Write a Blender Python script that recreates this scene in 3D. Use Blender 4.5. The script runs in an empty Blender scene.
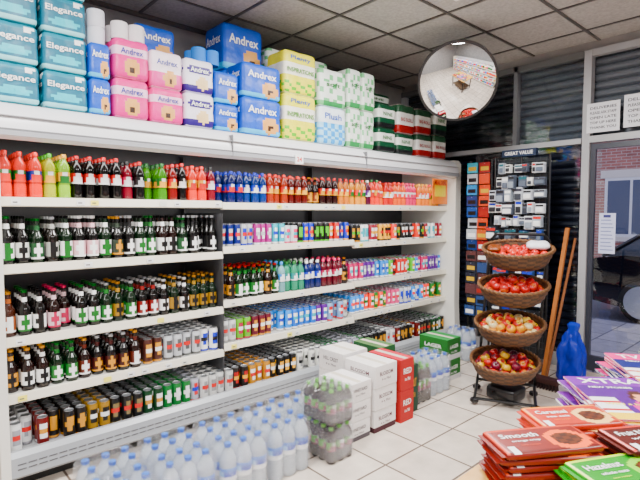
import bpy, math, random
from mathutils import Matrix, Vector
rng = random.Random(7)
S = bpy.context.scene
def lin(v):
    v /= 255.0
    return v/12.92 if v <= 0.04045 else ((v+0.055)/1.055)**2.4
def C(r, g, b):
    c=[lin(r),lin(g),lin(b)]; l=.3*c[0]+.5*c[1]+.2*c[2]
    c=[max(0.002,min(1,l+(k-l)*1.35))**1.1 for k in c]
    return (c[0],c[1],c[2],1.0)
WHITE=C(245,245,244); BLACK=C(12,12,14); CREAM=C(234,229,216); SILVER=C(190,192,196)
# ---------------- materials ----------------
def vmat(name, rough=.4, metal=0., trans=0., spec=.5, var=0.06, scale=30, alpha=1., coat=0., bump=0.):
    m=bpy.data.materials.new(name); m.use_nodes=True; nt=m.node_tree; b=nt.nodes['Principled BSDF']
    a=nt.nodes.new('ShaderNodeAttribute'); a.attribute_name='Col'
    n=nt.nodes.new('ShaderNodeTexNoise'); n.inputs['Scale'].default_value=scale
    tc=nt.nodes.new('ShaderNodeTexCoord'); nt.links.new(tc.outputs['Object'],n.inputs['Vector'])
    mr=nt.nodes.new('ShaderNodeMapRange'); mr.inputs['To Min'].default_value=1-var*2; mr.inputs['To Max'].default_value=1+var
    nt.links.new(n.outputs['Fac'],mr.inputs['Value'])
    mx=nt.nodes.new('ShaderNodeVectorMath'); mx.operation='SCALE'
    nt.links.new(a.outputs['Color'],mx.inputs[0]); nt.links.new(mr.outputs['Result'],mx.inputs['Scale'])
    nt.links.new(mx.outputs['Vector'],b.inputs['Base Color'])
    b.inputs['Roughness'].default_value=rough; b.inputs['Metallic'].default_value=metal
    b.inputs['Transmission Weight'].default_value=trans; b.inputs['Specular IOR Level'].default_value=spec
    b.inputs['Alpha'].default_value=alpha; b.inputs['Coat Weight'].default_value=coat
    b.inputs['IOR'].default_value=1.35 if trans>0 else 1.5
    if bump>0:
        bp=nt.nodes.new('ShaderNodeBump'); bp.inputs['Strength'].default_value=bump; bp.inputs['Distance'].default_value=.01
        nt.links.new(n.outputs['Fac'],bp.inputs['Height']); nt.links.new(bp.outputs['Normal'],b.inputs['Normal'])
    return m
PRINT=vmat('printed_gloss',.34); GLASSY=vmat('dark_bottle_glass',.08,spec=.6,var=.02)
METAL=vmat('aluminium_metal',.28,metal=.85); CLEAR=vmat('clear_plastic',.12,trans=.5,var=.02)
MATTE=vmat('matte_card',.75); PAINT=vmat('enamel_paint',.3,var=.03,scale=4); FILM=vmat('film_wrapped_paper',.4,coat=0,spec=.35,var=.1,scale=16,bump=.6)
WICK=vmat('wicker',.6,var=.25,scale=60,bump=.4); FRUIT=vmat('fruit_skin',.3,var=.2,scale=25)
def shrink():
    m=bpy.data.materials.new('shrink_wrap_film'); m.use_nodes=True; nt=m.node_tree; nt.nodes.clear()
    o=nt.nodes.new('ShaderNodeOutputMaterial'); t=nt.nodes.new('ShaderNodeBsdfTransparent'); t.inputs[0].default_value=(.97,.98,1,1)
    g=nt.nodes.new('ShaderNodeBsdfGlossy'); g.inputs['Roughness'].default_value=.16; g.inputs['Color'].default_value=(1,1,1,1)
    mx=nt.nodes.new('ShaderNodeMixShader'); mx.inputs[0].default_value=.22
    n=nt.nodes.new('ShaderNodeTexNoise'); n.inputs['Scale'].default_value=26; n.inputs['Detail'].default_value=3
    bp=nt.nodes.new('ShaderNodeBump'); bp.inputs['Strength'].default_value=1; bp.inputs['Distance'].default_value=.035
    nt.links.new(n.outputs['Fac'],bp.inputs['Height']); nt.links.new(bp.outputs['Normal'],g.inputs['Normal'])
    nt.links.new(t.outputs[0],mx.inputs[1]); nt.links.new(g.outputs[0],mx.inputs[2]); nt.links.new(mx.outputs[0],o.inputs[0]); return m
SHRINK=shrink()
def paneglass():
    m=bpy.data.materials.new('window_glass'); m.use_nodes=True; nt=m.node_tree; nt.nodes.clear()
    o=nt.nodes.new('ShaderNodeOutputMaterial'); t=nt.nodes.new('ShaderNodeBsdfTransparent'); t.inputs[0].default_value=(.93,.95,.97,1)
    g=nt.nodes.new('ShaderNodeBsdfGlossy'); g.inputs['Roughness'].default_value=.02
    mx=nt.nodes.new('ShaderNodeMixShader'); mx.inputs[0].default_value=.05
    nt.links.new(t.outputs[0],mx.inputs[1]); nt.links.new(g.outputs[0],mx.inputs[2]); nt.links.new(mx.outputs[0],o.inputs[0]); return m
PANE=paneglass()
def emat(name,col,st):
    m=bpy.data.materials.new(name); m.use_nodes=True; b=m.node_tree.nodes['Principled BSDF']
    b.inputs['Base Color'].default_value=col; b.inputs['Emission Color'].default_value=col; b.inputs['Emission Strength'].default_value=st; return m
def noisemat(name,c1,c2,scale,rough,bump=.1,metal=0):
    m=bpy.data.materials.new(name); m.use_nodes=True; nt=m.node_tree; b=nt.nodes['Principled BSDF']
    tc=nt.nodes.new('ShaderNodeTexCoord'); n=nt.nodes.new('ShaderNodeTexNoise'); n.inputs['Scale'].default_value=scale; n.inputs['Detail'].default_value=6
    r=nt.nodes.new('ShaderNodeValToRGB'); r.color_ramp.elements[0].position=.35; r.color_ramp.elements[1].position=.65
    r.color_ramp.elements[0].color=c1; r.color_ramp.elements[1].color=c2
    nt.links.new(tc.outputs['Object'],n.inputs['Vector']); nt.links.new(n.outputs['Fac'],r.inputs[0]); nt.links.new(r.outputs[0],b.inputs['Base Color'])
    bp=nt.nodes.new('ShaderNodeBump'); bp.inputs['Strength'].default_value=bump; bp.inputs['Distance'].default_value=.01
    nt.links.new(n.outputs['Fac'],bp.inputs['Height']); nt.links.new(bp.outputs['Normal'],b.inputs['Normal'])
    b.inputs['Roughness'].default_value=rough; b.inputs['Metallic'].default_value=metal; return m
def brickmat(name,c1,c2,cm,w,h,mort,off,rough,vertical=False,bump=.3):
    m=bpy.data.materials.new(name); m.use_nodes=True; nt=m.node_tree; b=nt.nodes['Principled BSDF']
    tc=nt.nodes.new('ShaderNodeTexCoord'); br=nt.nodes.new('ShaderNodeTexBrick')
    br.offset=off; br.inputs['Color1'].default_value=c1; br.inputs['Color2'].default_value=c2; br.inputs['Mortar'].default_value=cm
    br.inputs['Scale'].default_value=1; br.inputs['Brick Width'].default_value=w; br.inputs['Row Height'].default_value=h
    br.inputs['Mortar Size'].default_value=mort; br.inputs['Mortar Smooth'].default_value=.1
    if vertical:
        sp=nt.nodes.new('ShaderNodeSeparateXYZ'); cb=nt.nodes.new('ShaderNodeCombineXYZ')
        nt.links.new(tc.outputs['Object'],sp.inputs[0]); nt.links.new(sp.outputs['Y'],cb.inputs['X']); nt.links.new(sp.outputs['Z'],cb.inputs['Y']); nt.links.new(cb.outputs[0],br.inputs['Vector'])
    else: nt.links.new(tc.outputs['Object'],br.inputs['Vector'])
    n=nt.nodes.new('ShaderNodeTexNoise'); n.inputs['Scale'].default_value=7; n.inputs['Detail'].default_value=8; nt.links.new(tc.outputs['Object'],n.inputs['Vector'])
    mr=nt.nodes.new('ShaderNodeMapRange'); mr.inputs['From Min'].default_value=.3; mr.inputs['From Max'].default_value=.7; mr.inputs['To Min'].default_value=.80; mr.inputs['To Max'].default_value=1.05
    nt.links.new(n.outputs['Fac'],mr.inputs['Value'])
    sc=nt.nodes.new('ShaderNodeVectorMath'); sc.operation='SCALE'; nt.links.new(br.outputs['Color'],sc.inputs[0]); nt.links.new(mr.outputs['Result'],sc.inputs['Scale'])
    nt.links.new(sc.outputs[0],b.inputs['Base Color'])
    bp=nt.nodes.new('ShaderNodeBump'); bp.invert=True; bp.inputs['Strength'].default_value=bump; bp.inputs['Distance'].default_value=.004
    nt.links.new(br.outputs['Fac'],bp.inputs['Height']); nt.links.new(bp.outputs['Normal'],b.inputs['Normal']); b.inputs['Roughness'].default_value=rough; return m
# ---------------- mesh builder ----------------
_tc={}
def textgeo(s):
    if s in _tc: return _tc[s]
    cu=bpy.data.curves.new('t','FONT'); cu.body=s; cu.size=1; cu.resolution_u=2; cu.offset=.018
    ob=bpy.data.objects.new('t',cu); S.collection.objects.link(ob); dg=bpy.context.evaluated_depsgraph_get()
    me=bpy.data.meshes.new_from_object(ob.evaluated_get(dg))
    vs=[(v.co.x,v.co.y) for v in me.vertices]; fs=[tuple(p.vertices) for p in me.polygons]
    bpy.data.objects.remove(ob); bpy.data.curves.remove(cu); bpy.data.meshes.remove(me)
    x0=min(v[0] for v in vs); x1=max(v[0] for v in vs); y0=min(v[1] for v in vs); y1=max(v[1] for v in vs)
    vs=[((v[0]-x0)/(x1-x0)-.5,(v[1]-y0)/(y1-y0)-.5) for v in vs]
    _tc[s]=(vs,fs); return _tc[s]
def frame(o,u,v):
    u=Vector(u).normalized(); v=Vector(v).normalized(); w=u.cross(v)
    return Matrix(((u.x,v.x,w.x,o[0]),(u.y,v.y,w.y,o[1]),(u.z,v.z,w.z,o[2]),(0,0,0,1)))
class MB:
    def __init__(s): s.v=[];s.f=[];s.c=[];s.m=[];s.M=Matrix.Identity(4)
    def add(s,vs,fs,cols,ms):
        b=len(s.v); M=s.M
        s.v.extend([(M@Vector(p))[:] for p in vs])
        for i,f in enumerate(fs):
            s.f.append(tuple(b+k for k in f)); s.c.append(cols[i] if isinstance(cols,list) else cols); s.m.append(ms[i] if isinstance(ms,list) else ms)
    def lathe(s,prof,cols,o=(0,0,0),seg=12,ms=0,patch=None,top=None,rot=0.,bottom=False):
        vs=[];fs=[];cc=[];mm=[]
        for (r,z) in prof:
            for j in range(seg):
                a=2*math.pi*j/seg+rot; vs.append((o[0]+r*math.cos(a),o[1]+r*math.sin(a),o[2]+z))
        for i in range(len(prof)-1):
            for j in range(seg):
                k=(j+1)%seg; fs.append((i*seg+j,i*seg+k,(i+1)*seg+k,(i+1)*seg+j))
                c=cols[i] if isinstance(cols,list) else cols
                if patch and i in patch:
                    a=2*math.pi*(j+.5)/seg+rot+math.pi/2
                    d=abs((a+math.pi)%(2*math.pi)-math.pi)
                    if d<patch[i][1]: c=patch[i][0]
                cc.append(c); mm.append(ms[i] if isinstance(ms,list) else ms)
        n=len(prof)-1
        fs.append(tuple(n*seg+j for j in range(seg))); cc.append(top or cc[-1]); mm.append(mm[-1])
        if bottom: fs.append(tuple(reversed(range(seg)))); cc.append(cc[0]); mm.append(mm[0])
        s.add(vs,fs,cc,mm)
    def box(s,lo,hi,col,m=0,fc=None):
        x0,y0,z0=lo;x1,y1,z1=hi
        vs=[(x0,y0,z0),(x1,y0,z0),(x1,y1,z0),(x0,y1,z0),(x0,y0,z1),(x1,y0,z1),(x1,y1,z1),(x0,y1,z1)]
        fs=[(0,1,5,4),(1,2,6,5),(2,3,7,6),(3,0,4,7),(4,5,6,7),(3,2,1,0)]
        cc=[col]*6
        if fc:
            for k,c in fc.items(): cc[k]=c
        s.add(vs,fs,cc,m)
    def rbox(s,lo,hi,r,n,colfn,m=0,lobes=None,la=.05,warp=None):
        c=[(a+b)/2 for a,b in zip(lo,hi)]; h=[(b-a)/2 for a,b in zip(lo,hi)]
        idx={};vs=[];fs=[];cc=[]
        def vert(p):
            k=tuple(round(q,4) for q in p)
            if k in idx: return idx[k]
            P=[p[i]*h[i] for i in range(3)]; I=[max(-(h[i]-r),min(h[i]-r,P[i])) for i in range(3)]
            d=Vector([P[i]-I[i] for i in range(3)]); 
            if d.length>1e-9: d=d.normalized()*r
            Q=[I[i]+d[i] for i in range(3)]
            if lobes:
                lx,lz=lobes
                fx=abs(math.sin(math.pi*lx*(p[0]+1)/2)); fz=abs(math.sin(math.pi*lz*(p[2]+1)/2)); fy=abs(math.sin(math.pi*2*(p[1]+1)/2))
                Q[1]*=1-la*((1-fx)+(1-fz)); Q[0]*=1-la*.7*((1-fy)+(1-fz)); Q[2]*=1-la*.5*((1-fx))
            if warp: Q=warp(p,Q)
            idx[k]=len(vs); vs.append((c[0]+Q[0],c[1]+Q[1],c[2]+Q[2])); return idx[k]
        t=[-1+2*i/n for i in range(n+1)]
        for face in 'FBLRTD':
            for i in range(n):
                for j in range(n):
                    q=[]
                    for (a,b) in ((i,j),(i+1,j),(i+1,j+1),(i,j+1)):
                        A,B=t[a],t[b]
                        q.append({'F':(A,-1,B),'B':(-A,1,B),'L':(-1,-A,B),'R':(1,A,B),'T':(A,B,1),'D':(A,-B,-1)}[face])
                    fs.append(tuple(vert(p) for p in q)); cc.append(colfn(face,(i+.5)/n,(j+.5)/n) if callable(colfn) else colfn)
        s.add(vs,fs,cc,m)
    def text(s,t,o,u,v,w,h,col,m=0):
        vs,fs=textgeo(t); M=frame(o,u,v); s.add([(M@Vector((a*w,b*h,0)))[:] for a,b in vs],fs,col,m)
    def prism(s,A,B,col,m=0,capcol=None):
        n=len(A); fs=[(i,(i+1)%n,n+(i+1)%n,n+i) for i in range(n)]; cc=[col]*n if not isinstance(col,list) else list(col)
        fs.append(tuple(reversed(range(n)))); fs.append(tuple(range(n,2*n))); cc+= [capcol or cc[0]]*2
        s.add(list(A)+list(B),fs,cc,m)
    def tube(s,pts,r,col,m=0,seg=8,closed=False):
        pts=[Vector(p) for p in pts]; n=len(pts); vs=[];fs=[]
        up=None
        for i,p in enumerate(pts):
            a=pts[(i-1)%n] if (i>0 or closed) else p; b=pts[(i+1)%n] if (i<n-1 or closed) else p
            t=(b-a).normalized()
            if up is None: up=Vector((0,0,1)) if abs(t.z)<.9 else Vector((1,0,0))
            x=up.cross(t).normalized(); y=t.cross(x).normalized()
            if abs(up.dot(t))>.95: up=x.copy(); x=up.cross(t).normalized(); y=t.cross(x)
            for j in range(seg):
                an=2*math.pi*j/seg; vs.append((p+x*r*math.cos(an)+y*r*math.sin(an))[:])
        for i in range(n if closed else n-1):
            k=(i+1)%n
            for j in range(seg): l=(j+1)%seg; fs.append((i*seg+j,i*seg+l,k*seg+l,k*seg+j))
        if not closed: fs.append(tuple(reversed(range(seg)))); fs.append(tuple((n-1)*seg+j for j in range(seg)))
        s.add(vs,fs,col,m)
    def obj(s,name,mats,parent=None,smooth=True,angle=40,world=False):
        me=bpy.data.meshes.new(name)
        if world: c=Vector((0,0,0))
        else:
            xs=[v[0] for v in s.v];ys=[v[1] for v in s.v];zs=[v[2] for v in s.v]
            c=Vector(((min(xs)+max(xs))/2,(min(ys)+max(ys))/2,min(zs)))
        me.from_pydata([(v[0]-c.x,v[1]-c.y,v[2]-c.z) for v in s.v],[],s.f)
        for m in mats: me.materials.append(m)
        me.polygons.foreach_set('material_index',s.m)
        at=me.color_attributes.new('Col','FLOAT_COLOR','CORNER'); buf=[]
        for p,c4 in zip(s.f,s.c): buf.extend(list(c4)*len(p))
        at.data.foreach_set('color',buf)
        if smooth:
            me.polygons.foreach_set('use_smooth',[True]*len(s.f)); me.set_sharp_from_angle(angle=math.radians(angle))
        me.update(); o=bpy.data.objects.new(name,me); S.collection.objects.link(o); o.location=c
        if parent: o.parent=parent; o.location=c-parent.location
        return o
def empty(name,loc=(0,0,0)):
    e=bpy.data.objects.new(name,None); e.location=loc; S.collection.objects.link(e); return e
ALL=[PRINT,GLASSY,METAL,CLEAR,MATTE,PAINT,FILM]
P_,G_,M_,K_,T_,E_,F_=range(7)
# ---------------- product makers ----------------
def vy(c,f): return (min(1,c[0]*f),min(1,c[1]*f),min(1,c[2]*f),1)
def beer(mb,x,y,z,H,glass,lab,acc,cap,seg=14,R=.034):
    pr=[(.92*R,0),(R,.02*H),(R,.10*H),(R,.14*H),(R,.23*H),(R,.35*H),(R,.45*H),(R,.55*H),(.86*R,.61*H),(.52*R,.69*H),(.42*R,.74*H),(.40*R,.84*H),(.38*R,.94*H),(.46*R,.94*H),(.46*R,H*.995),(.38*R,H)]
    cols=[glass,glass,acc,lab,lab,lab,glass,glass,glass,glass,lab,glass,cap,cap,cap]
    ms=[1,1,0,0,0,0,1,1,1,1,0,1,2,2,2]
    mb.lathe(pr,cols,(x,y,z),seg,ms,patch={4:(acc,.7),3:(acc,.3),5:(acc,.3)},top=cap,rot=rng.uniform(-.5,.5))
def soda(mb,x,y,z,H,liq,lab,acc,cap,seg=14,R=.033,clear=False):
    pr=[(.8*R,0),(R,.04*H),(R,.26*H),(.93*R,.32*H),(.96*R,.36*H),(.96*R,.40*H),(.96*R,.52*H),(.96*R,.6*H),(R,.66*H),(.85*R,.76*H),(.5*R,.85*H),(.36*R,.89*H),(.36*R,.91*H),(.44*R,.91*H),(.44*R,.985*H),(.36*R,H)]
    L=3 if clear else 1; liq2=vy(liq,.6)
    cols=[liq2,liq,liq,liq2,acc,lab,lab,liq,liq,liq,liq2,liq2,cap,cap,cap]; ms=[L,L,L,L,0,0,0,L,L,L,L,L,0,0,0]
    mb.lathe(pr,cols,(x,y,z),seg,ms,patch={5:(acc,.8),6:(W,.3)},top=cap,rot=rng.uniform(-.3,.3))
def can(mb,x,y,z,H,R,c1,c2,acc,seg=14):
    pr=[(.8*R,0),(R,.04*H),(R,.12*H),(R,.30*H),(R,.46*H),(R,.62*H),(R,.80*H),(R,.93*H),(.86*R,.985*H),(.86*R,H),(.78*R,.985*H)]
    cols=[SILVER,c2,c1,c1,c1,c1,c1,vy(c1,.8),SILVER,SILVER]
    mb.lathe(pr,cols,(x,y,z),seg,[2,0,0,0,0,0,0,0,2,2],patch={3:(c2,.5),4:(acc,.85),5:(c2,.6)},top=C(175,177,180),rot=rng.uniform(-.6,.6))
R_=C(195,10,20);O_=C(228,84,0);Y_=C(232,180,0);LG=C(100,180,30);GR=C(10,105,50);BL=C(20,65,180);LB=C(40,140,210);PK=C(215,40,115);PU=C(95,35,130)
BR=C(28,12,6);DG=C(8,30,16);DK=C(10,8,8);GO=C(200,150,50);CY=C(30,175,190);W=WHITE;AM=C(150,65,5);TQ=C(20,140,140)
def place(mb,spec,x,y,z,seg):
    k=spec[0]
    if k=='b': beer(mb,x,y,z,spec[1],*spec[2:6],seg=seg)
    elif k=='s': soda(mb,x,y,z,spec[1],*spec[2:6],seg=seg)
    elif k=='sc': soda(mb,x,y,z,spec[1],*spec[2:6],seg=seg,clear=True)
    elif k=='c': can(mb,x,y,z,spec[1],.031,*spec[2:5],seg=seg)
    elif k=='e': can(mb,x,y,z,spec[1],.026,*spec[2:5],seg=seg)
def row(name,x0,x1,yf,z,deep,specs,pitch=.0715):
    mb=MB(); n=int((x1-x0)/pitch); k=0; p=(x1-x0)/n
    seq=[]
    while len(seq)<n:
        sp,ct=specs[k%len(specs)]; k+=1; seq+= [sp]*ct
    for i in range(n):
        sp=seq[i]
        if rng.random()<.10: sp=rng.choice(specs)[0]
        xx=x0+p*(i+.5); off=rng.choice([0,0,0,.01,.02])
        for d in range(deep):
            if d==0 and rng.random()<.06: continue
            place(mb,sp,xx+rng.uniform(-.0015,.0015),yf+.036+off+d*.0725,z,14 if d==0 else 10)
    return mb.obj(name,ALL,angle=50)
# ================= ROOM =================
XB=4.9; YL=3.85; ZC=3.08; XN=-3.0; YR=-2.6
tile=brickmat('floor_tiles',C(224,214,204),C(210,200,190),C(118,106,98),.36,.36,.007,0,.25)
mb=MB(); mb.box((XN,YR,-.1),(XB,YL,0),WHITE); mb.obj('floor',[tile],smooth=False,world=True)
ceilm=noisemat('ceiling_tile_fissured',C(172,169,166),C(190,187,184),45,.9,.25)
mb=MB(); mb.box((XN,YR,ZC),(XB,YL,ZC+.1),WHITE); mb.obj('ceiling',[ceilm],smooth=False,world=True)
mb=MB()
x=XB-.35
while x>XN: mb.box((x-.012,YR,ZC-.008),(x+.012,YL,ZC-.0005),C(95,92,90)); x-=.6
y=YL-.45
while y>YR: mb.box((XN,y-.012,ZC-.0085),(XB,y+.012,ZC-.0005),C(95,92,90)); y-=.6
mb.box((XN,YL-.03,ZC-.03),(XB-.001,YL-.001,ZC-.0005),C(110,106,104))
mb.obj('trim_1',[PAINT],smooth=False,world=True)
wallm=noisemat('painted_wall_grey',C(150,148,148),C(165,162,160),6,.8,.05)
for nm,lo,hi in (('wall_left',(XN,YL,0),(XB+.1,YL+.1,ZC)),('wall_right',(XN,YR-.1,0),(XB+.1,YR,ZC)),('wall_rear',(XN-.1,YR,0),(XN,YL,ZC))):
    mb=MB(); mb.box(lo,hi,WHITE); mb.obj(nm,[wallm],smooth=False,world=True)
mb=MB()
mb.box((XB,YR,0),(XB+.1,.62,ZC),WHITE); mb.box((XB,.62,3.0),(XB+.1,YL,ZC),WHITE)
mb.obj('wall_front',[wallm],smooth=False,world=True)
AL=C(172,172,174)
def bar(mb,y0,y1,z0,z1,x0=XB-.04,x1=XB+.03,c=AL): mb.box((x0,y0,z0),(x1,y1,z1),c)
sf=empty('window_1',(XB,2.7,0))
mb=MB(); bar(mb,1.72,3.84,2.15,2.20); bar(mb,2.345,2.385,2.2,2.995,c=C(120,121,124)); bar(mb,1.72,3.84,2.94,3.0,c=C(110,110,110)); bar(mb,1.72,3.84,0,.12); bar(mb,3.78,3.84,.12,2.94)
bar(mb,2.75,2.80,.12,2.13,c=C(60,60,64)); mb.obj('frame',[PAINT],sf,smooth=False)
mb=MB(); mb.box((XB,1.74,.12),(XB+.006,3.8,2.95),WHITE); mb.obj('glass',[PANE],sf,smooth=False)
d1=empty('door_1',(XB,1.2,0))
mb=MB(); bar(mb,1.645,1.71,0,2.995,XB-.05,XB+.04); bar(mb,.62,.70,0,2.995,XB-.05,XB+.04); bar(mb,.7,1.645,2.15,2.21,XB-.05,XB+.04)
bar(mb,.7,1.645,2.94,3.0); mb.obj('frame',[PAINT],d1,smooth=False)
mb=MB(); c=C(60,62,70); bar(mb,1.60,1.64,.02,2.14,XB-.02,XB+.02,c); bar(mb,.705,.75,.02,2.14,XB-.02,XB+.02,c); bar(mb,.75,1.60,2.09,2.14,XB-.02,XB+.02,c); bar(mb,.75,1.60,.02,.16,XB-.02,XB+.02,c)
mb.tube([(XB-.03,.84,.9),(XB-.07,.84,.92),(XB-.07,.84,1.28),(XB-.03,.84,1.3)],.012,C(180,180,180)); mb.obj('leaf',[PAINT],d1,smooth=False)
mb=MB(); mb.box((XB-.003,.75,.16),(XB+.003,1.60,2.09),WHITE); mb.obj('glass',[PANE],d1,smooth=False)
mb=MB(); mb.box((XB-.008,1.42,1.13),(XB-.004,1.555,1.50),C(205,208,230)); 
for i in range(9): mb.box((XB-.0095,1.435+.01*(i%3),1.16+i*.034),(XB-.0085,1.54,1.168+i*.034),C(120,125,165))
mb.box((XB-.0095,1.46,1.46),(XB-.0085,1.52,1.485),C(60,60,110)); mb.obj('poster',[MATTE],d1,smooth=False)
def shutter(name,y0,y1,z0,z1,cola):
    mb=MB(); z=z0
    while z<z1-.01:
        h=min(.075,z1-z)
        A=[(XB+.10,y0,z),(XB+.075,y0,z+h*.25),(XB+.07,y0,z+h*.5),(XB+.075,y0,z+h*.8),(XB+.10,y0,z+h)]; B=[(p[0],y1,p[2]) for p in A]
        A.append((XB+.12,y0,z+h)); B.append((XB+.12,y1,z+h)); A.append((XB+.12,y0,z)); B.append((XB+.12,y1,z)); mb.prism(A,B,cola); z+=h
    return mb.obj(name,[PAINT],smooth=False)
shutter('roller_shutter',.65,1.73,2.2,2.98,C(96,100,106)); shutter('roller_shutter',1.74,2.36,2.2,2.98,C(96,100,106)); shutter('roller_shutter',2.37,3.84,2.2,2.98,C(36,38,44)); shutter('roller_shutter',1.74,3.84,.0,2.19,C(28,30,40))
def notice(y0,y1,z0,z1):
    mb=MB(); mb.box((XB-.062,y0,z0),(XB-.056,y1,z1),C(225,225,228))
    n=5
    for i in range(n):
        zz=z1-(i+1)*(z1-z0)/(n+1); mb.text(['DELIVERIES','PLEASE ASK STAFF','OPEN LATE','TOP UP HERE','THANK YOU'][i],(XB-.0635,(y0+y1)/2,zz),(0,-1,0),(0,0,1),(y1-y0)*.8,(z1-z0)*.09,C(60,60,70))
    mb.obj('paper_notice',[MATTE],smooth=False)
notice(1.40,1.67,2.235,2.50); notice(1.06,1.37,2.25,2.53)
# ================= FRIDGE =================
FX0,FX1=.445,4.66
fr=empty('display_refrigerator',(2.6,3.3,0))
CW=C(222,222,224)
mb=MB()
mb.box((FX0,3.66,.05),(FX1,3.82,2.04),C(70,72,76))
for a,b in ((.40,.445),(4.66,4.76)):
    A=[(a,2.94,0.02),(a,2.90,.1),(a,2.92,.5),(a,2.92,2.04),(a,2.95,2.08),(a,3.83,2.08),(a,3.83,.02)]
    mb.prism(A,[(b,p[1],p[2]) for p in A],C(228,226,220))
mb.obj('cabinet',[PAINT],fr,smooth=False)
mb=MB()
A=[(FX0,2.97,1.885),(FX0,2.90,1.895),(FX0,2.885,1.905),(FX0,2.89,1.96),(FX0,2.91,2.02),(FX0,2.95,2.065),(FX0,3.0,2.08),(FX0,3.82,2.08),(FX0,3.82,2.0),(FX0,3.12,1.96),(FX0,3.02,1.93)]
mb.prism(A,[(FX1,p[1],p[2]) for p in A],CW)
mb.box((FX0,2.882,1.925),(FX1,2.89,1.932),C(130,130,132)); mb.box((FX0,2.884,1.995),(FX1,2.899,1.999),C(170,170,172)); mb.box((FX0,2.879,1.896),(FX1,2.888,1.922),C(165,166,170))
for xx in (1.8,3.17): mb.box((xx-.003,2.878,1.895),(xx+.003,2.93,2.04),C(120,120,122))
mb.box((2.35,2.872,1.88),(2.43,2.877,1.95),W); mb.text('24',(2.39,2.8705,1.915),(1,0,0),(0,0,1),.05,.035,R_)
mb.obj('canopy',[PAINT],fr,smooth=True,angle=35)
mb=MB(); mt=MB()
mods=[(FX0,1.80,[1.58,1.215,.815,.50]),(1.80,3.17,[1.57,1.25,.855,.535]),(3.17,FX1,[1.57,1.225,.865,.56])]
for a,b,zs in mods:
    for q,z in enumerate(zs):
        mb.box((a+.002,3.06,z-.03),(b-.002,3.655,z),C(205,203,198))
        A=[(a+.002,3.03,z-.045),(a+.002,3.022,z-.04),(a+.002,3.03,z+.006),(a+.002,3.04,z+.008),(a+.002,3.06,z+.004),(a+.002,3.06,z-.045)]
        mb.prism(A,[(b-.002,p[1],p[2]) for p in A],CREAM)
        mt.tube([(a+.04,3.085,z-.038),(b-.04,3.085,z-.038)],.006,WHITE)  # added glowing strip under the shelf front, not a known fixture
        x=a+.06
        while x<b-.06:
            if rng.random()<.4:
                cc=rng.choice([W,W,W,C(250,240,150),C(235,235,225)]); mb.box((x,3.0195,z-.034),(x+.045,3.0235,z-.004),cc); 
                if rng.random()<.8: mb.box((x+.008,3.0185,z-.024),(x+.03,3.02,z-.017),C(110,110,110))
            x+=rng.uniform(.07,.18)
for xx in (1.80,3.17): mb.box((xx-.012,3.6,.2),(xx+.012,3.66,1.95),C(60,60,62))
mb.box((1.797,3.03,.3),(1.803,3.64,1.5),C(70,70,72))
mb.obj('shelves',[PAINT],fr,smooth=False); mt.obj('shelf_fill_strips',[emat('fill_strip_glow',(1,.98,.94,1),2)],fr)  # strips are added fill glow, not part of the cabinet
for z in (1.52,1.17,.765,.455):
    l=bpy.data.lights.new('shelf_fill','AREA'); l.shape='RECTANGLE'; l.size=4.1; l.size_y=.015; l.energy=3.2; l.color=(1,.98,.94)  # added fill light per shelf level, brightens the product labels
    o=bpy.data.objects.new('shelf_fill',l); S.collection.objects.link(o); o.parent=fr; o.location=(-.05,3.05-3.3,z); o.rotation_euler=(math.radians(25),0,0)
mb=MB()
mb.box((FX0,2.99,.1),(FX1,3.66,.18),C(170,170,172)); mb.box((FX0,3.02,0),(FX1,3.06,.1),C(25,25,27))
A=[(FX0,2.93,.08),(FX0,2.905,.10),(FX0,2.915,.20),(FX0,2.94,.225),(FX0,2.985,.215),(FX0,2.99,.08)]
mb.prism(A,[(FX1,p[1],p[2]) for p in A],C(165,168,172))
x=FX0+.03
while x<FX1-.03: mb.box((x,2.9065,.135),(x+.04,2.9095,.141),C(100,100,102)); mb.box((x,2.909,.16),(x+.04,2.9125,.166),C(100,100,102)); x+=.05
mb.obj('base',[PAINT],fr,smooth=False)
mb=MB(); mb.tube([(FX0+.03,3.05,1.915),(FX1-.03,3.05,1.915)],.011,WHITE); mb.obj('light_tube',[emat('fluorescent_tube',(1,.97,.92,1),3)],fr)
mb=MB(); mb.box((4.36,3.012,1.60),(4.64,3.018,1.87),C(250,150,30)); mb.box((4.40,3.009,1.68),(4.60,3.012,1.80),C(250,225,90)); mb.text('MEAL DEAL',(4.5,3.007,1.83),(1,0,0),(0,0,1),.22,.04,R_); mb.obj('promo_card',[PRINT],fr,smooth=False)
# ---- rows ----
YF=3.065
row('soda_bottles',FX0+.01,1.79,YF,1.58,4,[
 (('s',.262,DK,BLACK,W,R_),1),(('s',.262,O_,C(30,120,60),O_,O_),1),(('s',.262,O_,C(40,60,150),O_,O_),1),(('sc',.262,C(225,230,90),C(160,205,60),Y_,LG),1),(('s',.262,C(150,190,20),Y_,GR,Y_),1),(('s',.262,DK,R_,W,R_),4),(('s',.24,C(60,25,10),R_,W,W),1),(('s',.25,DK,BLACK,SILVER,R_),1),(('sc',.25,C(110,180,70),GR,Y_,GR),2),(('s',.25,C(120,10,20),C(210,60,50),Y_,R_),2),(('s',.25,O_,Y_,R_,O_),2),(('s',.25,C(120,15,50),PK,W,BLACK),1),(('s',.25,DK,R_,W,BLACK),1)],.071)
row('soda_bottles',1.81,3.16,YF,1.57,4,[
 (('s',.24,C(10,35,90),C(15,60,160),R_,BL),3),(('s',.24,C(15,60,120),BL,W,BL),3),(('s',.24,AM,C(190,50,10),Y_,O_),3),(('s',.235,C(90,30,10),AM,Y_,O_),3),(('b',.235,BR,C(120,60,20),GO,GO),2),(('s',.24,C(40,8,8),R_,GO,R_),3),(('s',.24,C(200,130,10),C(200,60,30),Y_,R_),2)],.069)
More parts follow.
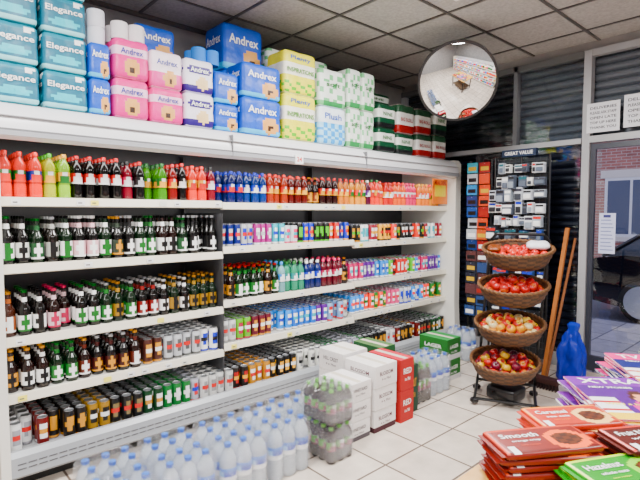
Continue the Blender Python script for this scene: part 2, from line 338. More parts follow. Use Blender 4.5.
row('juice_bottles',3.18,4.60,YF,1.57,4,[
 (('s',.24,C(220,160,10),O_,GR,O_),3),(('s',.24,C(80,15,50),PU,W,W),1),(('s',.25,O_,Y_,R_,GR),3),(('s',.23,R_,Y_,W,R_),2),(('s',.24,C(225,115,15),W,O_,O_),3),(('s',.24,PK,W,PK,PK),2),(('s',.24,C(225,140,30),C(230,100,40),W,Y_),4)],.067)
row('beer_bottles',FX0+.01,1.79,YF,1.215,4,[
 (('b',.27,DK,W,GR,GR),1),(('b',.27,DK,C(225,225,220),BLACK,BLACK),1),(('b',.265,C(18,12,8),C(170,170,165),BLACK,SILVER),2),(('b',.27,DG,W,GR,BLACK),1),(('b',.27,DK,C(225,190,195),W,W),2),(('b',.265,DK,C(50,60,50),GO,GO),2),(('b',.27,DG,GR,W,GR),3),(('b',.27,BR,W,BLACK,BLACK),2),(('b',.255,DG,C(40,80,50),W,GR),1),(('b',.27,DK,BLACK,W,SILVER),3)],.0715)
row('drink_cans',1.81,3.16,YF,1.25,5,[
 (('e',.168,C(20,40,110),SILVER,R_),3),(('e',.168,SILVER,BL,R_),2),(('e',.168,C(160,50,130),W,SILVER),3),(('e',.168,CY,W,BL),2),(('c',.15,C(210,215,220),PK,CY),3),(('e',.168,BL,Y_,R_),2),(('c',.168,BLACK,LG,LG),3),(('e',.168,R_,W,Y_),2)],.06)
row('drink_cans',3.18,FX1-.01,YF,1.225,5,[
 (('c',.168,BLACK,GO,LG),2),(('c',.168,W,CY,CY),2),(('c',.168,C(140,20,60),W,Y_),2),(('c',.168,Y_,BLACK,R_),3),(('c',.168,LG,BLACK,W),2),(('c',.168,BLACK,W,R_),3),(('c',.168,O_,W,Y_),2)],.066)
row('beer_bottles',FX0+.01,1.79,YF,.815,4,[
 (('b',.25,C(60,30,10),C(150,90,50),W,GO),1),(('b',.25,DK,W,BLACK,BLACK),2),(('b',.25,BR,C(215,190,195),C(170,60,90),PK),2),(('b',.255,DK,W,GR,GR),2),(('b',.25,DG,GR,W,SILVER),3),(('b',.25,DK,C(120,20,25),W,SILVER),2),(('b',.24,DK,W,BLACK,W),3),(('b',.25,DG,C(150,120,50),BLACK,GO),3)],.0715)
row('mixer_bottles',1.81,3.16,YF,.855,4,[
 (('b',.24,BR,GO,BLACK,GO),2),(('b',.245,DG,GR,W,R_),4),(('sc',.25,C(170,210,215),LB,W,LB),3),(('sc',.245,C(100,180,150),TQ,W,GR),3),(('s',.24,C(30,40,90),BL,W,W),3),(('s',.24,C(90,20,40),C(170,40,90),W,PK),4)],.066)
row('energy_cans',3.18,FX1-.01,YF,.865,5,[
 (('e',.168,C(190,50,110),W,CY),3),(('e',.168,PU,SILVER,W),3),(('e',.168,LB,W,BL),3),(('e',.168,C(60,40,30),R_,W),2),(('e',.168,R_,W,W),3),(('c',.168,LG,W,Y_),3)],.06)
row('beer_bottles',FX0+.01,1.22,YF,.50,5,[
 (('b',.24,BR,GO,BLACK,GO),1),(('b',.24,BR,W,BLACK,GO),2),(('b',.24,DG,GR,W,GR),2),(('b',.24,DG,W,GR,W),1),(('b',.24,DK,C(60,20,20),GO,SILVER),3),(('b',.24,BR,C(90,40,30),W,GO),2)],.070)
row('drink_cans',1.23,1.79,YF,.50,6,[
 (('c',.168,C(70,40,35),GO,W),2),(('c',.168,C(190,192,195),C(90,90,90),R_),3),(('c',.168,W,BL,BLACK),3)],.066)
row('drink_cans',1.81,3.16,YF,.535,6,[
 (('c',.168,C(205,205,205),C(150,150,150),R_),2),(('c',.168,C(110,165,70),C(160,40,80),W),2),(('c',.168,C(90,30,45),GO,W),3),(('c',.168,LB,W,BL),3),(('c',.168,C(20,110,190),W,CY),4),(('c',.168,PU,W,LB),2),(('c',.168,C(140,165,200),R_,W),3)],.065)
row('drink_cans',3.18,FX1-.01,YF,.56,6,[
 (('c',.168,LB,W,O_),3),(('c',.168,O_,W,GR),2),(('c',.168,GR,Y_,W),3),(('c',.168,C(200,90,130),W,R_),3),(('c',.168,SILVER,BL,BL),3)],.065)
row('beer_cans',FX0+.01,FX1-.01,3.0,.18,8,[
 (('c',.168,C(225,225,225),C(160,160,165),R_),2),(('c',.168,C(100,25,25),W,GO),1),(('c',.168,C(24,20,18),GO,GO),3),(('c',.168,C(150,120,50),BLACK,W),2),(('c',.168,C(22,22,22),C(130,115,85),R_),3),(('c',.168,C(15,60,35),W,GO),2),(('c',.168,C(0,110,60),W,W),4),(('c',.168,C(210,210,208),C(150,150,150),R_),4),(('c',.168,C(30,25,22),C(170,30,30),Y_),2),(('c',.168,C(180,135,45),W,R_),3),(('c',.168,C(20,20,22),Y_,W),4),(('c',.168,C(225,225,220),C(160,160,160),BLACK),5),(('c',.168,C(40,100,60),W,R_),3),(('c',.168,C(180,180,190),R_,BL),4),(('c',.168,BLACK,GO,GO),5)],.067)
# ================= PACKS ON TOP =================
def ell(u,v,cu,cv,a,b): return ((u-cu)/a)**2+((v-cv)/b)**2<1
TAN=C(214,168,118)
TOPC={'teal':C(15,145,158),'pink':C(225,130,175),'pinkw':C(235,200,215),'purple':C(220,215,232),'blue':C(25,120,195),'yellow':C(232,232,170),'green':C(215,225,215),'bluew':C(190,220,240),'dark':C(60,80,70),'red':C(200,180,180)}
def sty(kind):
    def f(face,u,v):
        if face in 'TD': return TOPC[kind]
        if kind=='teal':
            if v<.12: return C(170,220,225)
            if ell(u,v,.5,.30,.34,.12): return C(70,185,198)
            if ell(u,v,.8,.87,.10,.07): return W
            return C(0,112,132) if v<.85 else C(5,130,148)
        if kind=='pink':
            if face=='F' and ell(u,v,.5,.28,.24,.22): return TAN if not ell(u,v,.5,.22,.08,.07) else C(60,40,30)
            if v>.55 and v<.8: return C(240,205,225)
            return C(215,75,145)
        if kind=='pinkw':
            if face=='F' and ell(u,v,.6,.28,.22,.22): return TAN if not ell(u,v,.6,.22,.07,.06) else C(60,40,30)
            return C(240,228,236) if v>.42 else C(215,95,155)
        if kind=='purple':
            if face=='F' and ell(u,v,.6,.3,.22,.2): return C(225,200,160)
            if v<.22 or ell(u,v,.5,.68,.42,.13): return C(60,40,115)
            return C(232,228,238)
        if kind=='blue':
            if face=='F' and ell(u,v,.7,.27,.22,.24): return TAN if not ell(u,v,.7,.22,.06,.06) else C(60,40,30)
            if v<.12: return C(110,190,230)
            return C(5,95,185)
        if kind=='bluew':
            if v<.6: return C(60,155,215) if (int(u*7)+int(v*9))%2 else C(170,215,238)
            return C(228,236,242)
        if kind=='yellow':
            if v>.42 and v<.68: return C(240,238,225)
            if v<.3 and (int(u*8)+int(v*14))%3==0: return C(110,180,60)
            return C(228,222,60)
        if kind=='green':
            if (int(u*6)*3+int(v*8)*5)%7<2: return C(130,185,140)
            if v<.15: return C(70,140,90)
            return C(230,235,228)
        if kind=='dark':
            if .40<v<.80: return C(225,228,222)
            return C(30,70,50) if v>.2 else C(20,22,24)
        if kind=='red':
            if .3<v<.68: return C(226,226,222)
            return C(140,20,32) if v<.3 else C(45,75,55)
    return f
TX={'teal':[('Elegance',.62,.8,.2,W)],'pink':[('Andrex',.68,.62,.15,C(20,50,140))],'pinkw':[('Andrex',.7,.62,.15,C(20,50,140))],'purple':[('Andrex',.68,.6,.14,W)],'blue':[('Andrex',.68,.72,.2,W)],
 'yellow':[('INSPIRATIONS',.55,.8,.11,C(90,140,30)),('Plenty',.83,.6,.12,C(40,90,160))],'bluew':[('Plush',.75,.6,.16,C(30,90,170))],'green':[('soft',.6,.5,.12,GR)],'dark':[('NINE',.6,.5,.15,GR)],'red':[('BIG ROLL',.48,.7,.13,C(150,25,35))]}
def pack(name,x0,x1,z0,h,kind,y0=2.97,dp=.24,lob=(2,2),jit=.006):
    mb=MB(); j=rng.uniform(-jit,jit)
    mb.rbox((x0+.003,y0+j,z0),(x1-.003,y0+dp+j,z0+h),.02,14,sty(kind),F_,lobes=lob,la=.03)
    for t,v,w,hh,c in TX[kind]: 
        mb.text(t,((x0+x1)/2,y0+j-.002,z0+h*v),(1,0,0),(0,0,1),(x1-x0)*w,h*hh,c,P_)
        if kind in('blue','pink','teal'): mb.text(t,(x0+.001,y0+dp/2+j,z0+h*v),(0,-1,0),(0,0,1),dp*w,h*hh,c,P_)
    return mb.obj(name,ALL,angle=60)
TOP=2.08
TP='toilet_roll_pack'; KP='kitchen_roll_pack'
def col(x0,x1,hs,name=TP,y0=2.97,dp=.24,lob=(2,2)):
    z=TOP
    for h,k in hs: 
        pack(name,x0,x1,z,h,k,y0,dp,lob); z+=h+.0005
    return z
col(.41,.655,[(.21,'teal')]*4,KP)
col(.665,.90,[(.205,'teal')]*4,KP)
col(.905,1.03,[(.205,'blue'),(.205,'blue')],lob=(1,2))
col(1.04,1.26,[(.235,'pink'),(.235,'pink')])
col(1.265,1.49,[(.215,'pink'),(.235,'pinkw')])
col(1.495,1.72,[(.225,'purple'),(.225,'purple')])
col(1.73,1.93,[(.19,'blue'),(.22,'blue')],y0=2.99)
col(1.94,2.30,[(.27,'blue'),(.25,'blue')],lob=(3,2))
col(2.32,2.66,[(.36,'yellow'),(.33,'yellow')],KP,lob=(2,2))
col(2.68,3.0,[(.31,'bluew'),(.31,'green')],KP)
col(3.02,3.20,[(.34,'green'),(.34,'green')],KP,lob=(1,2)); col(3.205,3.38,[(.34,'green'),(.34,'green')],KP,lob=(1,2))
col(3.42,3.68,[(.22,'dark'),(.22,'dark')],KP)
col(3.71,3.98,[(.2,'dark'),(.28,'red')],KP)
col(4.02,4.28,[(.23,'red'),(.25,'red')],KP)
col(4.32,4.56,[(.25,'red'),(.25,'dark')],KP)
b=3.30
col(.6,.9,[(.25,'teal')]*3,KP,b,.3)
col(.95,1.25,[(.25,'blue'),(.25,'blue')],TP,b,.3)
col(1.3,1.6,[(.24,'pink'),(.24,'pink'),(.24,'blue')],TP,b,.3)
col(1.62,1.95,[(.27,'purple'),(.25,'blue')],TP,b,.3)
col(1.98,2.36,[(.27,'blue'),(.27,'blue'),(.36,'blue')],TP,b,.3)
col(2.40,2.72,[(.3,'yellow'),(.3,'yellow'),(.2,'green')],KP,b,.3)
col(2.75,3.1,[(.3,'green'),(.3,'green'),(.2,'green')],KP,b,.3)
col(3.15,3.5,[(.3,'green'),(.36,'green')],KP,b,.3)
col(3.55,4.0,[(.25,'dark'),(.25,'dark'),(.15,'dark')],KP,b,.3)
col(4.05,4.5,[(.27,'dark'),(.27,'red')],KP,b,.3)
def rolls(x0,y0,z0,nx,nz,col=C(225,220,222),R=.05):
    mb=MB()
    for i in range(nx):
        for k in range(nz):
            for j in range(2):
                mb.lathe([(R*.95,0),(R,.008),(R,.092),(R*.95,.1),(.022,.1),(.02,.04)],[col,col,col,C(235,232,230),C(170,140,110)],(x0+R+i*R*2.02,y0+R+j*R*2.02,z0+k*.101),16,T_,top=C(90,70,60))
    mb.obj('toilet_roll_stack',ALL)
rolls(1.05,2.98,TOP+.472,2,1); rolls(1.60,3.02,TOP+.453,2,1,C(60,130,200)); rolls(.92,3.0,TOP+.412,1,2,C(215,215,222))
# ================= FLOOR STOCK =================
def bottlepack(name,x0,y0,nx,ny,z,kind,H=None):
    mb=MB(); p=.094 if kind=='water' else .068; H=H or (.32 if kind=='water' else .225)
    for i in range(nx):
        for j in range(ny):
            x=x0+p*(i+.5)+.004; y=y0+p*(j+.5)+.004
            if kind=='water':
                R=.045; L=C(236,243,249); lb=C(50,125,205)
                pr=[(.8*R,0),(R,.03*H),(R,.12*H),(.94*R,.15*H),(R,.18*H),(R,.27*H),(.94*R,.3*H),(R,.33*H),(R,.40*H),(R,.48*H),(R,.56*H),(R,.62*H),(.94*R,.65*H),(R,.68*H),(.9*R,.76*H),(.6*R,.86*H),(.34*R,.91*H),(.34*R,.93*H),(.40*R,.93*H),(.40*R,.985*H),(.33*R,.99*H)]
                cols=[L]*8+[W,C(170,205,235),lb]+[L]*6+[C(50,110,200)]*3
                mb.lathe(pr,cols,(x,y,z),14,[3]*8+[0]*3+[3]*6+[0]*3,patch={9:(C(30,80,180),.9)},top=C(80,140,215),rot=rng.random()*6)
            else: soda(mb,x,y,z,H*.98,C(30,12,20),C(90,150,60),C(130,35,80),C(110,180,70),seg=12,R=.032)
    w=nx*p+.008; l=ny*p+.008
    mb.rbox((x0,y0,z+.001),(x0+w,y0+l,z+H),.03,16,W,7,lobes=(nx,1),la=.02)
    return mb.obj(name,ALL+[SHRINK],angle=60)
x=.60
for i in range(4):
    bottlepack('water_bottle_pack',x,2.06+(.012 if i%2 else 0),3,2,0,'water')
    bottlepack('water_bottle_pack',x+.02,2.275+(.012 if i%2 else 0),3,2,0,'water'); x+=.31
bottlepack('water_bottle_pack',x+.02,2.285,2,2,0,'water')
for z in (0,.228): bottlepack('soda_bottle_pack',1.90,2.00,3,4,z,'soda')
def carton(name,lo,hi,base,top,txt,tc,band=None,small=None):
    mb=MB()
    def f(face,u,v):
        if face in 'TD': return top
        if band and v<.25: return band
        return base
    mb.rbox(lo,hi,.004,8,f,0)
    x0,y0,z0=lo;x1,y1,z1=hi; h=z1-z0
    mb.text(txt,((x0+x1)/2,y0-.001,z0+h*.62),(1,0,0),(0,0,1),(x1-x0)*.6,h*.18,tc)
    mb.text(txt,(x0-.001,(y0+y1)/2,z0+h*.62),(0,-1,0),(0,0,1),(y1-y0)*.6,h*.18,tc)
    mb.text(small or '6 x 75cl',((x0+x1)/2,y0-.001,z0+h*.36),(1,0,0),(0,0,1),(x1-x0)*.4,h*.10,tc)
    mb.text(small or '6 x 75cl',(x0-.001,(y0+y1)/2,z0+h*.36),(0,-1,0),(0,0,1),(y1-y0)*.4,h*.10,tc)
    mb.box(((x0+x1)/2-.02,y0+.01,z1-.0005),((x0+x1)/2+.02,y1-.01,z1+.0005),C(215,208,195))
    mb.obj(name,[MATTE],smooth=True,angle=30)
CB=C(236,233,232)
for i in range(3): carton('wine_carton',(2.16+.006*i,2.12,i*.13),(2.38+.006*i,2.40,i*.13+.128),CB,C(240,236,234),'VINEYARD',C(60,45,55),C(90,85,90) if i<1 else None)
for i in range(3): carton('wine_carton',(2.41,2.11-.004*i,i*.155),(2.64,2.40-.004*i,i*.155+.153),CB,C(242,238,234),'BLOSSOM',C(90,50,60),C(70,35,45) if i==0 else None)
for i in range(3): carton('wine_carton',(2.42,2.42,i*.16),(2.68,2.68,i*.16+.158),CB,C(242,238,234),'HILL CREST',C(70,50,60))
for i in range(2): carton('beer_carton',(2.67,2.09,i*.23),(2.82,2.40,i*.23+.228),C(165,25,50),C(190,60,80),'RED',W)
for i in range(2): carton('beer_carton',(2.86,2.44,i*.22),(3.04,2.74,i*.22+.218),C(40,85,50),C(90,120,80),'LAGER',W)
carton('beer_carton',(2.85,2.16,0),(2.97,2.40,.36),C(25,60,45),C(50,80,55),'STOUT',GO)
bottlepack('soda_bottle_pack',3.02,2.20,3,3,0,'soda',.30); bottlepack('water_bottle_pack',3.25,2.22,3,3,0,'water')
bottlepack('soda_bottle_pack',3.08,2.54,3,3,0,'soda'); 
for i in range(2): carton('beer_carton',(3.64,2.34,i*.19),(3.86,2.64,i*.19+.188),C(20,105,45),C(60,140,80),'LAGER',W,C(220,220,220))
# ================= FRUIT STAND =================
SX,SY=3.62,1.80
fs=empty('fruit_basket_stand',(SX,SY,0))
lev=[(.285,0.0),(.585,.03),(.885,.05),(1.165,.075)]
view=Vector((-SX,-SY,0)).normalized(); side=Vector((-view.y,view.x,0))
mb=MB(); BK=C(16,16,18)
def sp(s,f,z): v=side*(s+z*.07)+view*f; return (SX+v.x,SY+v.y,z)
for s in (-.22,.22):
    mb.tube([sp(s,.16,.05),sp(s,-.02,.07),sp(s,-.16,.10),sp(s,-.19,.4),sp(s,-.19,1.1),sp(s,-.17,1.28),sp(s*.8,-.16,1.33)],.012,BK,0)
    for f in (.16,-.16): mb.lathe([(.03,-.014),(.034,-.008),(.034,.008),(.03,.014)],BK,sp(s,f,.035),12,0,bottom=True)
mb.tube([sp(-.176,-.16,1.33),sp(.176,-.16,1.33)],.012,BK)
mb.tube([sp(-.22,-.16,.1),sp(.22,-.16,.1)],.012,BK); mb.tube([sp(-.22,.16,.05),sp(.22,.16,.05)],.012,BK)
for z,off in lev:
    mb.tube([sp(-.22,-.19,z-.02),sp(.22,-.19,z-.02)],.008,BK)
    ring=[sp(.2*math.cos(a),.15*math.sin(a)+.0,z-.055+.02*math.sin(a)*-1) for a in [2*math.pi*i/24 for i in range(24)]]; mb.tube(ring,.006,BK,closed=True)
    for s in (-.12,.12): mb.tube([sp(s,-.19,z-.02),sp(s,-.1,z-.06)],.007,BK)
mb.tube([sp(-.1,.12,.1),sp(.12,-.1,.09),sp(.05,.14,.12)],.01,BK)
mb.rbox((SX-.12,SY-.14,.03),(SX+.1,SY+.1,.14),.03,6,C(22,22,25))
mb.obj('frame',[PAINT],fs)
def applegeo(mb,o,R,c1,c2):
    pr=[(.15*R,-.82*R),(.6*R,-.8*R),(.92*R,-.35*R),(R,.1*R),(.86*R,.55*R),(.5*R,.8*R),(.18*R,.74*R),(.05*R,.6*R)]
    rr=rng.uniform(0,6); seg=12
    cols=[c2,c2,c1,c1,c1,c2,c2]
    M0=mb.M; mb.M=M0@Matrix.Translation(o)@Matrix.Rotation(rng.uniform(-.6,.6),4,'X')@Matrix.Rotation(rng.uniform(-.6,.6),4,'Y')
    mb.lathe(pr,cols,(0,0,0),seg,1,patch={2:(c2,.9),3:(c2,.7)} if rng.random()<.5 else None,rot=rr); mb.tube([(0,0,.6*R),(.1*R,0,1.0*R)],.002,C(70,45,20),0,4); mb.M=M0
fruits=[[(C(190,60,45),C(215,150,70)),(C(205,170,80),C(160,60,50)),(C(150,35,50),C(110,35,55)),(C(120,40,60),C(90,30,50))],[(C(225,170,90),C(200,80,60)),(C(190,50,45),C(235,200,110)),(C(235,205,120),C(215,110,60)),(C(240,225,180),C(230,180,120))],[(C(185,20,25),C(150,15,20)),(C(175,18,25),C(215,120,70))],[(C(190,40,25),C(200,65,35)),(C(205,80,45),C(180,35,30))]]
for li,(z,off) in enumerate(lev):
    mb=MB(); 
    base=Matrix.Translation(Vector((SX,SY,z))+side*(off)+view*.03)@Matrix(((side.x,view.x,0,0),(side.y,view.y,0,0),(0,0,1,0),(0,0,0,1)))@Matrix.Rotation(math.radians(-14),4,'X')
    mb.M=base@Matrix.Diagonal((.94,.78,1,1))
    seg=48; rings=9; vs=[];ff=[];cc=[]
    prof=[(.14,-.075),(.19,-.07),(.215,-.055),(.232,-.035),(.243,-.015),(.252,.005),(.26,.025),(.267,.045),(.272,.06)]
    for side_in in (0,1):
        b0=len(vs)
        for i,(r,zz) in enumerate(prof):
            for j in range(seg):
                a=2*math.pi*j/seg; rr=r+(.004 if (i+j//2)%2 else -.003)-(0.01 if side_in else 0); vs.append((rr*math.cos(a),rr*math.sin(a),zz+(.008 if side_in else 0)))
        for i in range(rings-1):
            for j in range(seg):
                k=(j+1)%seg; q=(b0+i*seg+j,b0+i*seg+k,b0+(i+1)*seg+k,b0+(i+1)*seg+j); ff.append(q if not side_in else q[::-1]); cc.append(C(100,72,50) if (i+j//2)%2 else C(64,44,30))
        ff.append(tuple(b0+j for j in range(seg))); cc.append(C(80,50,28))
    mb.add(vs,ff,cc,0)
    ring=[(.27*math.cos(a),.27*math.sin(a),.064) for a in [2*math.pi*i/40 for i in range(40)]]; mb.tube(ring,.013,C(94,66,44),0,8,True)
    for tw in (0,1):
        rg=[((.27+.010*math.cos(a*20+tw*3.14))*math.cos(a),(.27+.010*math.cos(a*20+tw*3.14))*math.sin(a),.066+.010*math.sin(a*20+tw*3.14)) for a in [2*math.pi*i/160 for i in range(160)]]
        mb.tube(rg,.006,C(122,90,62),0,5,True)
    mb.M=base
    pal=fruits[li]; R=.036 if li<3 else .03
    for lay,(rad,zz) in enumerate(((.19,.015),(.125,.02),(.05,.02),(.145,.062),(.07,.068),(.0,.10))):
        if lay>2 and li==3: continue
        cnt=max(1,int(2*math.pi*rad/(R*2.05)))
        for q in range(cnt):
            a=2*math.pi*q/cnt+lay*.5; c=rng.choice(pal); applegeo(mb,(rad*math.cos(a),rad*.76*math.sin(a),zz+rng.uniform(-.004,.006)+(.008 if li==3 else 0)),R,*c)
    if li==3: mb.rbox((.06,-.12,.045),(.23,.0,.10),.03,6,C(225,225,230),2,lobes=(2,1),la=.1); mb.rbox((-.22,-.06,.045),(-.12,.06,.08),.02,6,C(120,70,45),2,lobes=(2,1),la=.1)
    mb.obj('basket_%d'%(li+1),[WICK,FRUIT,FILM],fs,angle=60)
# ================= HANGING DISPLAY =================
hd=empty('hanging_goods_display',(4.62,2.15,0))
mb=MB(); x0=4.62
for y in (1.90,2.17,2.44): mb.tube([(x0,y,.05),(x0,y,2.05)],.012,BK)
mb.box((x0+.012,1.90,.1),(x0+.02,2.44,2.03),C(26,28,36))
z=.2
while z<2.05: mb.tube([(x0,1.90,z),(x0,2.44,z)],.004,C(70,72,76),0,5); z+=.06
y=1.93
while y<2.44: mb.tube([(x0+.004,y,.15),(x0+.004,y,2.04)],.003,C(70,72,76),0,5); y+=.06
mb.box((x0-.03,2.02,2.05),(x0+.02,2.36,2.12),C(22,38,66)); mb.text('GREAT VALUE',(x0-.032,2.19,2.085),(0,-1,0),(0,0,1),.28,.035,W)
mb.box((x0-.18,1.90,0),(x0+.03,1.94,.05),BK); mb.box((x0-.18,2.40,0),(x0+.03,2.44,.05),BK)
mb.obj('rack',[PAINT],hd,smooth=False)
mb=MB(); z=1.93
for rI in range(13):
    y=1.895+rng.uniform(0,.015)
    while y<2.38:
        w=rng.choice([.05,.065,.08,.10]); h=rng.uniform(.07,.13); f=x0-rng.uniform(.07,.17); dz=rng.uniform(-.012,.012)
        cc=rng.choice([C(225,227,230),C(205,208,214),C(232,232,230),C(165,172,180),C(90,96,108)] if rI<5 else [C(60,64,72),C(90,95,105),C(40,40,46),C(60,80,120),C(150,150,155)])
        for q in range(4):
            mb.box((f+q*.015,y,z-h/2+dz),(f+q*.015+.003,y+w,z+h/2+dz),cc)
        mb.rbox((f-.014,y+.008,z-h/2+.010+dz),(f+.001,y+w-.008,z+.005+dz),.004,3,rng.choice([C(60,64,72),C(150,158,168),C(100,108,120),W,C(40,42,48)]))
        mb.box((f-.001,y+.004,z+h*.2+dz),(f,y+w-.004,z+h*.4+dz),rng.choice([BL,C(30,30,34),W,R_,C(40,100,110),C(60,60,70)]))
        mb.tube([(x0,y+w/2,z+h/2-.01+dz),(f-.02,y+w/2,z+h/2-.01+dz)],.0025,SILVER,0,5); y+=w+rng.uniform(.004,.014)
    z-=.128
mb.obj('blister_packs',[PRINT],hd,smooth=False)
cr=empty('hanging_card_rack',(4.66,2.62,0)); mb=MB()
for y in (2.50,2.74): mb.tube([(4.66,y,.0),(4.66,y,2.05)],.012,BK)
for i in range(6): mb.tube([(4.66,2.50,.5+i*.29),(4.66,2.74,.5+i*.29)],.006,BK)
mb.box((4.62,2.48,0),(4.74,2.76,.04),BK); mb.obj('rack',[PAINT],cr,smooth=False)
mb=MB(); 
for i in range(14):
    for j in range(2):
        y=2.485+j*.125; z=1.97-i*.115; f=4.57+rng.uniform(-.02,.03)
        cc=[rng.choice([C(40,110,60),C(200,90,40),C(190,100,60),C(150,30,40),C(180,170,80)]),rng.choice([C(70,140,190),C(30,80,140),C(190,195,200),C(40,60,110),C(90,170,190)])][j] if i<8 else rng.choice([C(40,44,56),C(60,80,120),C(90,60,60)])
        mb.box((f,y,z-.052),(f+.008,y+.115,z+.052),cc); mb.box((f-.002,y+.012,z-.03),(f,y+.10,z+.01),rng.choice([W,C(200,170,60),BLACK,cc,C(160,60,50)])); mb.tube([(4.66,y+.055,z+.04),(f-.01,y+.055,z+.04)],.002,SILVER,0,4)
mb.obj('cards',[PRINT],cr,smooth=False)
bottlepack('water_bottle_pack',4.30,2.52,2,3,0,'water')
mb=MB(); mb.tube([(4.16,1.70,.06),(4.83,1.735,1.26)],.012,C(120,78,50)); mb.rbox((4.09,1.58,.05),(4.19,1.84,.10),.015,4,C(60,30,28))
for i in range(10):
    for j in range(3): mb.tube([(4.11+j*.025,1.60+i*.024,.055),(4.105+j*.028,1.595+i*.025,0.0)],.006,C(50,30,30),0,4)
mb.obj('broom',[MATTE])
mb=MB(); A=[(4.34,1.785,0),(4.37,1.785,0),(4.85,1.79,1.36),(4.82,1.79,1.36)]; mb.prism(A,[(p[0],p[1]+.035,p[2]) for p in A],C(165,110,70)); mb.obj('wooden_plank',[MATTE],smooth=False)
from mathutils import noise
def wp(p,Q):
    t=(p[2]+1)/2; k=1.0-.55*max(0,t-.55)/.45
    v=noise.noise_vector(Vector((p[0]*1.6,p[1]*1.6,p[2]*2.2)))
    z=Q[2]+(v.z*.03 if t>.1 else 0)
    return [Q[0]*k+v.x*.03,Q[1]*k+v.y*.03,z]
mb=MB(); mb.rbox((4.40,1.52,0.0),(4.62,1.72,.46),.05,20,lambda f,u,v: C(15,60,170),0,warp=wp)
mb.rbox((4.47,1.575,.40),(4.54,1.645,.52),.02,8,C(20,70,180),0,warp=lambda p,Q:[Q[0]*(1+.5*max(0,p[2])),Q[1]*(1+.5*max(0,p[2])),Q[2]+.01*math.sin(p[0]*5)])
mb.obj('plastic_carrier_bag',[FILM],angle=80)
# ================= CONVEX MIRROR =================
MC=(3.67,2.30,2.62)
cm=empty('convex_security_mirror',MC)
mb=MB(); n=Vector((-MC[0]+.3,-MC[1]-.1,-1.9)).normalized(); u=Vector((0,0,1)).cross(n).normalized(); v=n.cross(u)
M=Matrix(((u.x,v.x,n.x,MC[0]),(u.y,v.y,n.y,MC[1]),(u.z,v.z,n.z,MC[2]),(0,0,0,1)))
mb.M=M; R=.325; sag=.05; RS=(R*R+sag*sag)/(2*sag); pr=[]
for i in range(17):
    a=math.asin(R/RS)*(1-i/16.0); pr.append((max(RS*math.sin(a),.0005),RS*math.cos(a)-(RS-sag)))
mb.lathe(pr,C(235,238,240),(0,0,0),64)
mm=bpy.data.materials.new('mirror_acrylic'); mm.use_nodes=True; bb=mm.node_tree.nodes['Principled BSDF']; bb.inputs['Metallic'].default_value=1; bb.inputs['Roughness'].default_value=.015; bb.inputs['Base Color'].default_value=(.93,.94,.95,1)
mb.obj('mirror_face',[mm],cm,angle=80)
mb=MB(); mb.M=M; mb.lathe([(.30,-.02),(.332,-.018),(.336,-.004),(.332,.010),(.322,.010)],C(30,30,32),(0,0,-.006),64,bottom=True); mb.lathe([(.05,-.06),(.05,-.02)],C(60,60,62),(0,0,0),16,bottom=True)
mb.M=Matrix.Identity(4); e=Vector(MC)-n*.06; mb.tube([e,e-n*.12,(3.97,2.48,3.0),(3.99,2.50,3.075)],.014,C(60,60,62)); mb.lathe([(.05,0),(.05,.008)],C(60,60,62),(3.99,2.50,3.066),16)
mb.obj('bracket',[PAINT],cm)
# ================= COUNTER =================
wood=noisemat('counter_wood',C(190,150,100),C(215,178,125),12,.45,.05)
ct=empty('display_table',(1.35,.1,0)); TZ=.98
mb=MB(); mb.rbox((.72,-.35,TZ-.04),(2.0,.50,TZ),.006,6,W); mb.obj('table_top',[wood],ct,angle=30)
mb=MB()
for x in (.78,1.9):
    for y in (-.28,.42): mb.box((x-.025,y-.025,0),(x+.025,y+.025,TZ-.04),C(60,50,45))
mb.box((.78,-.30,TZ-.12),(1.9,-.26,TZ-.04),C(60,50,45)); mb.box((.78,.40,TZ-.12),(1.9,.44,TZ-.04),C(60,50,45)); mb.box((.78,-.28,.25),(1.9,.42,.28),C(90,75,60))
mb.obj('legs',[MATTE],ct,smooth=False)
def bars(name,x,y,ang,n,w,l,base,acc,txt,sub,z0=TZ,th=.014,pic=None):
    mb=MB()
    for i in range(n):
        M=Matrix.Translation((x+rng.uniform(-.008,.008),y+rng.uniform(-.008,.008),z0+i*th))@Matrix.Rotation(math.radians(ang+rng.uniform(-6,6)),4,'Z'); mb.M=M
        def f(face,u,v):
            if face=='T':
                if u<.04 or u>.96: return acc
                if ell(u,v,.74,.42,.15,.24): return C(60,28,14) if (int(u*14)+int(v*10))%2 else C(100,56,28)
                if ell(u,v,.74,.40,.22,.38): return pic or acc
                if v>.9: return acc
                if .06<u<.14 and v<.3: return W
                if v<.1: return vy(base,.6)
            return base
        mb.rbox((-l/2,-w/2,0),(l/2,w/2,th-.0005),.0055,28,f,0,warp=lambda p,Q:[Q[0],Q[1]*(1-.04*abs(p[0])**6),Q[2]])
        mb.box((-l/2-.009,-w/2+.005,th*.4),(-l/2+.004,w/2-.005,th*.5),base); mb.box((l/2-.004,-w/2+.005,th*.4),(l/2+.009,w/2-.005,th*.5),base)
    mb.text(txt,(-l*.2,w*.16,th+.0006),(1,0,0),(0,1,0),l*.4,w*.17,W); mb.text(sub,(-l*.18,-w*.06,th+.0006),(1,0,0),(0,1,0),l*.3,w*.08,W); mb.text('new recipe',(-l*.18,-w*.22,th+.0006),(1,0,0),(0,1,0),l*.2,w*.06,acc)
    mb.obj(name,[PRINT],angle=50)
DBR=C(80,30,20)
bars('chocolate_bar_stack',.935,.385,-38,6,.10,.20,C(125,45,25),C(200,90,40),'Smooth','orange crisp',pic=C(235,120,40))
bars('chocolate_bar_stack',1.085,.385,-35,6,.10,.18,C(185,75,42),C(225,150,90),'Caramel','sea salt',pic=C(240,200,150))
bars('chocolate_bar_stack',.955,.245,-32,5,.10,.19,C(40,140,40),C(200,225,80),'Hazelnut','whole nuts',pic=C(150,205,60))
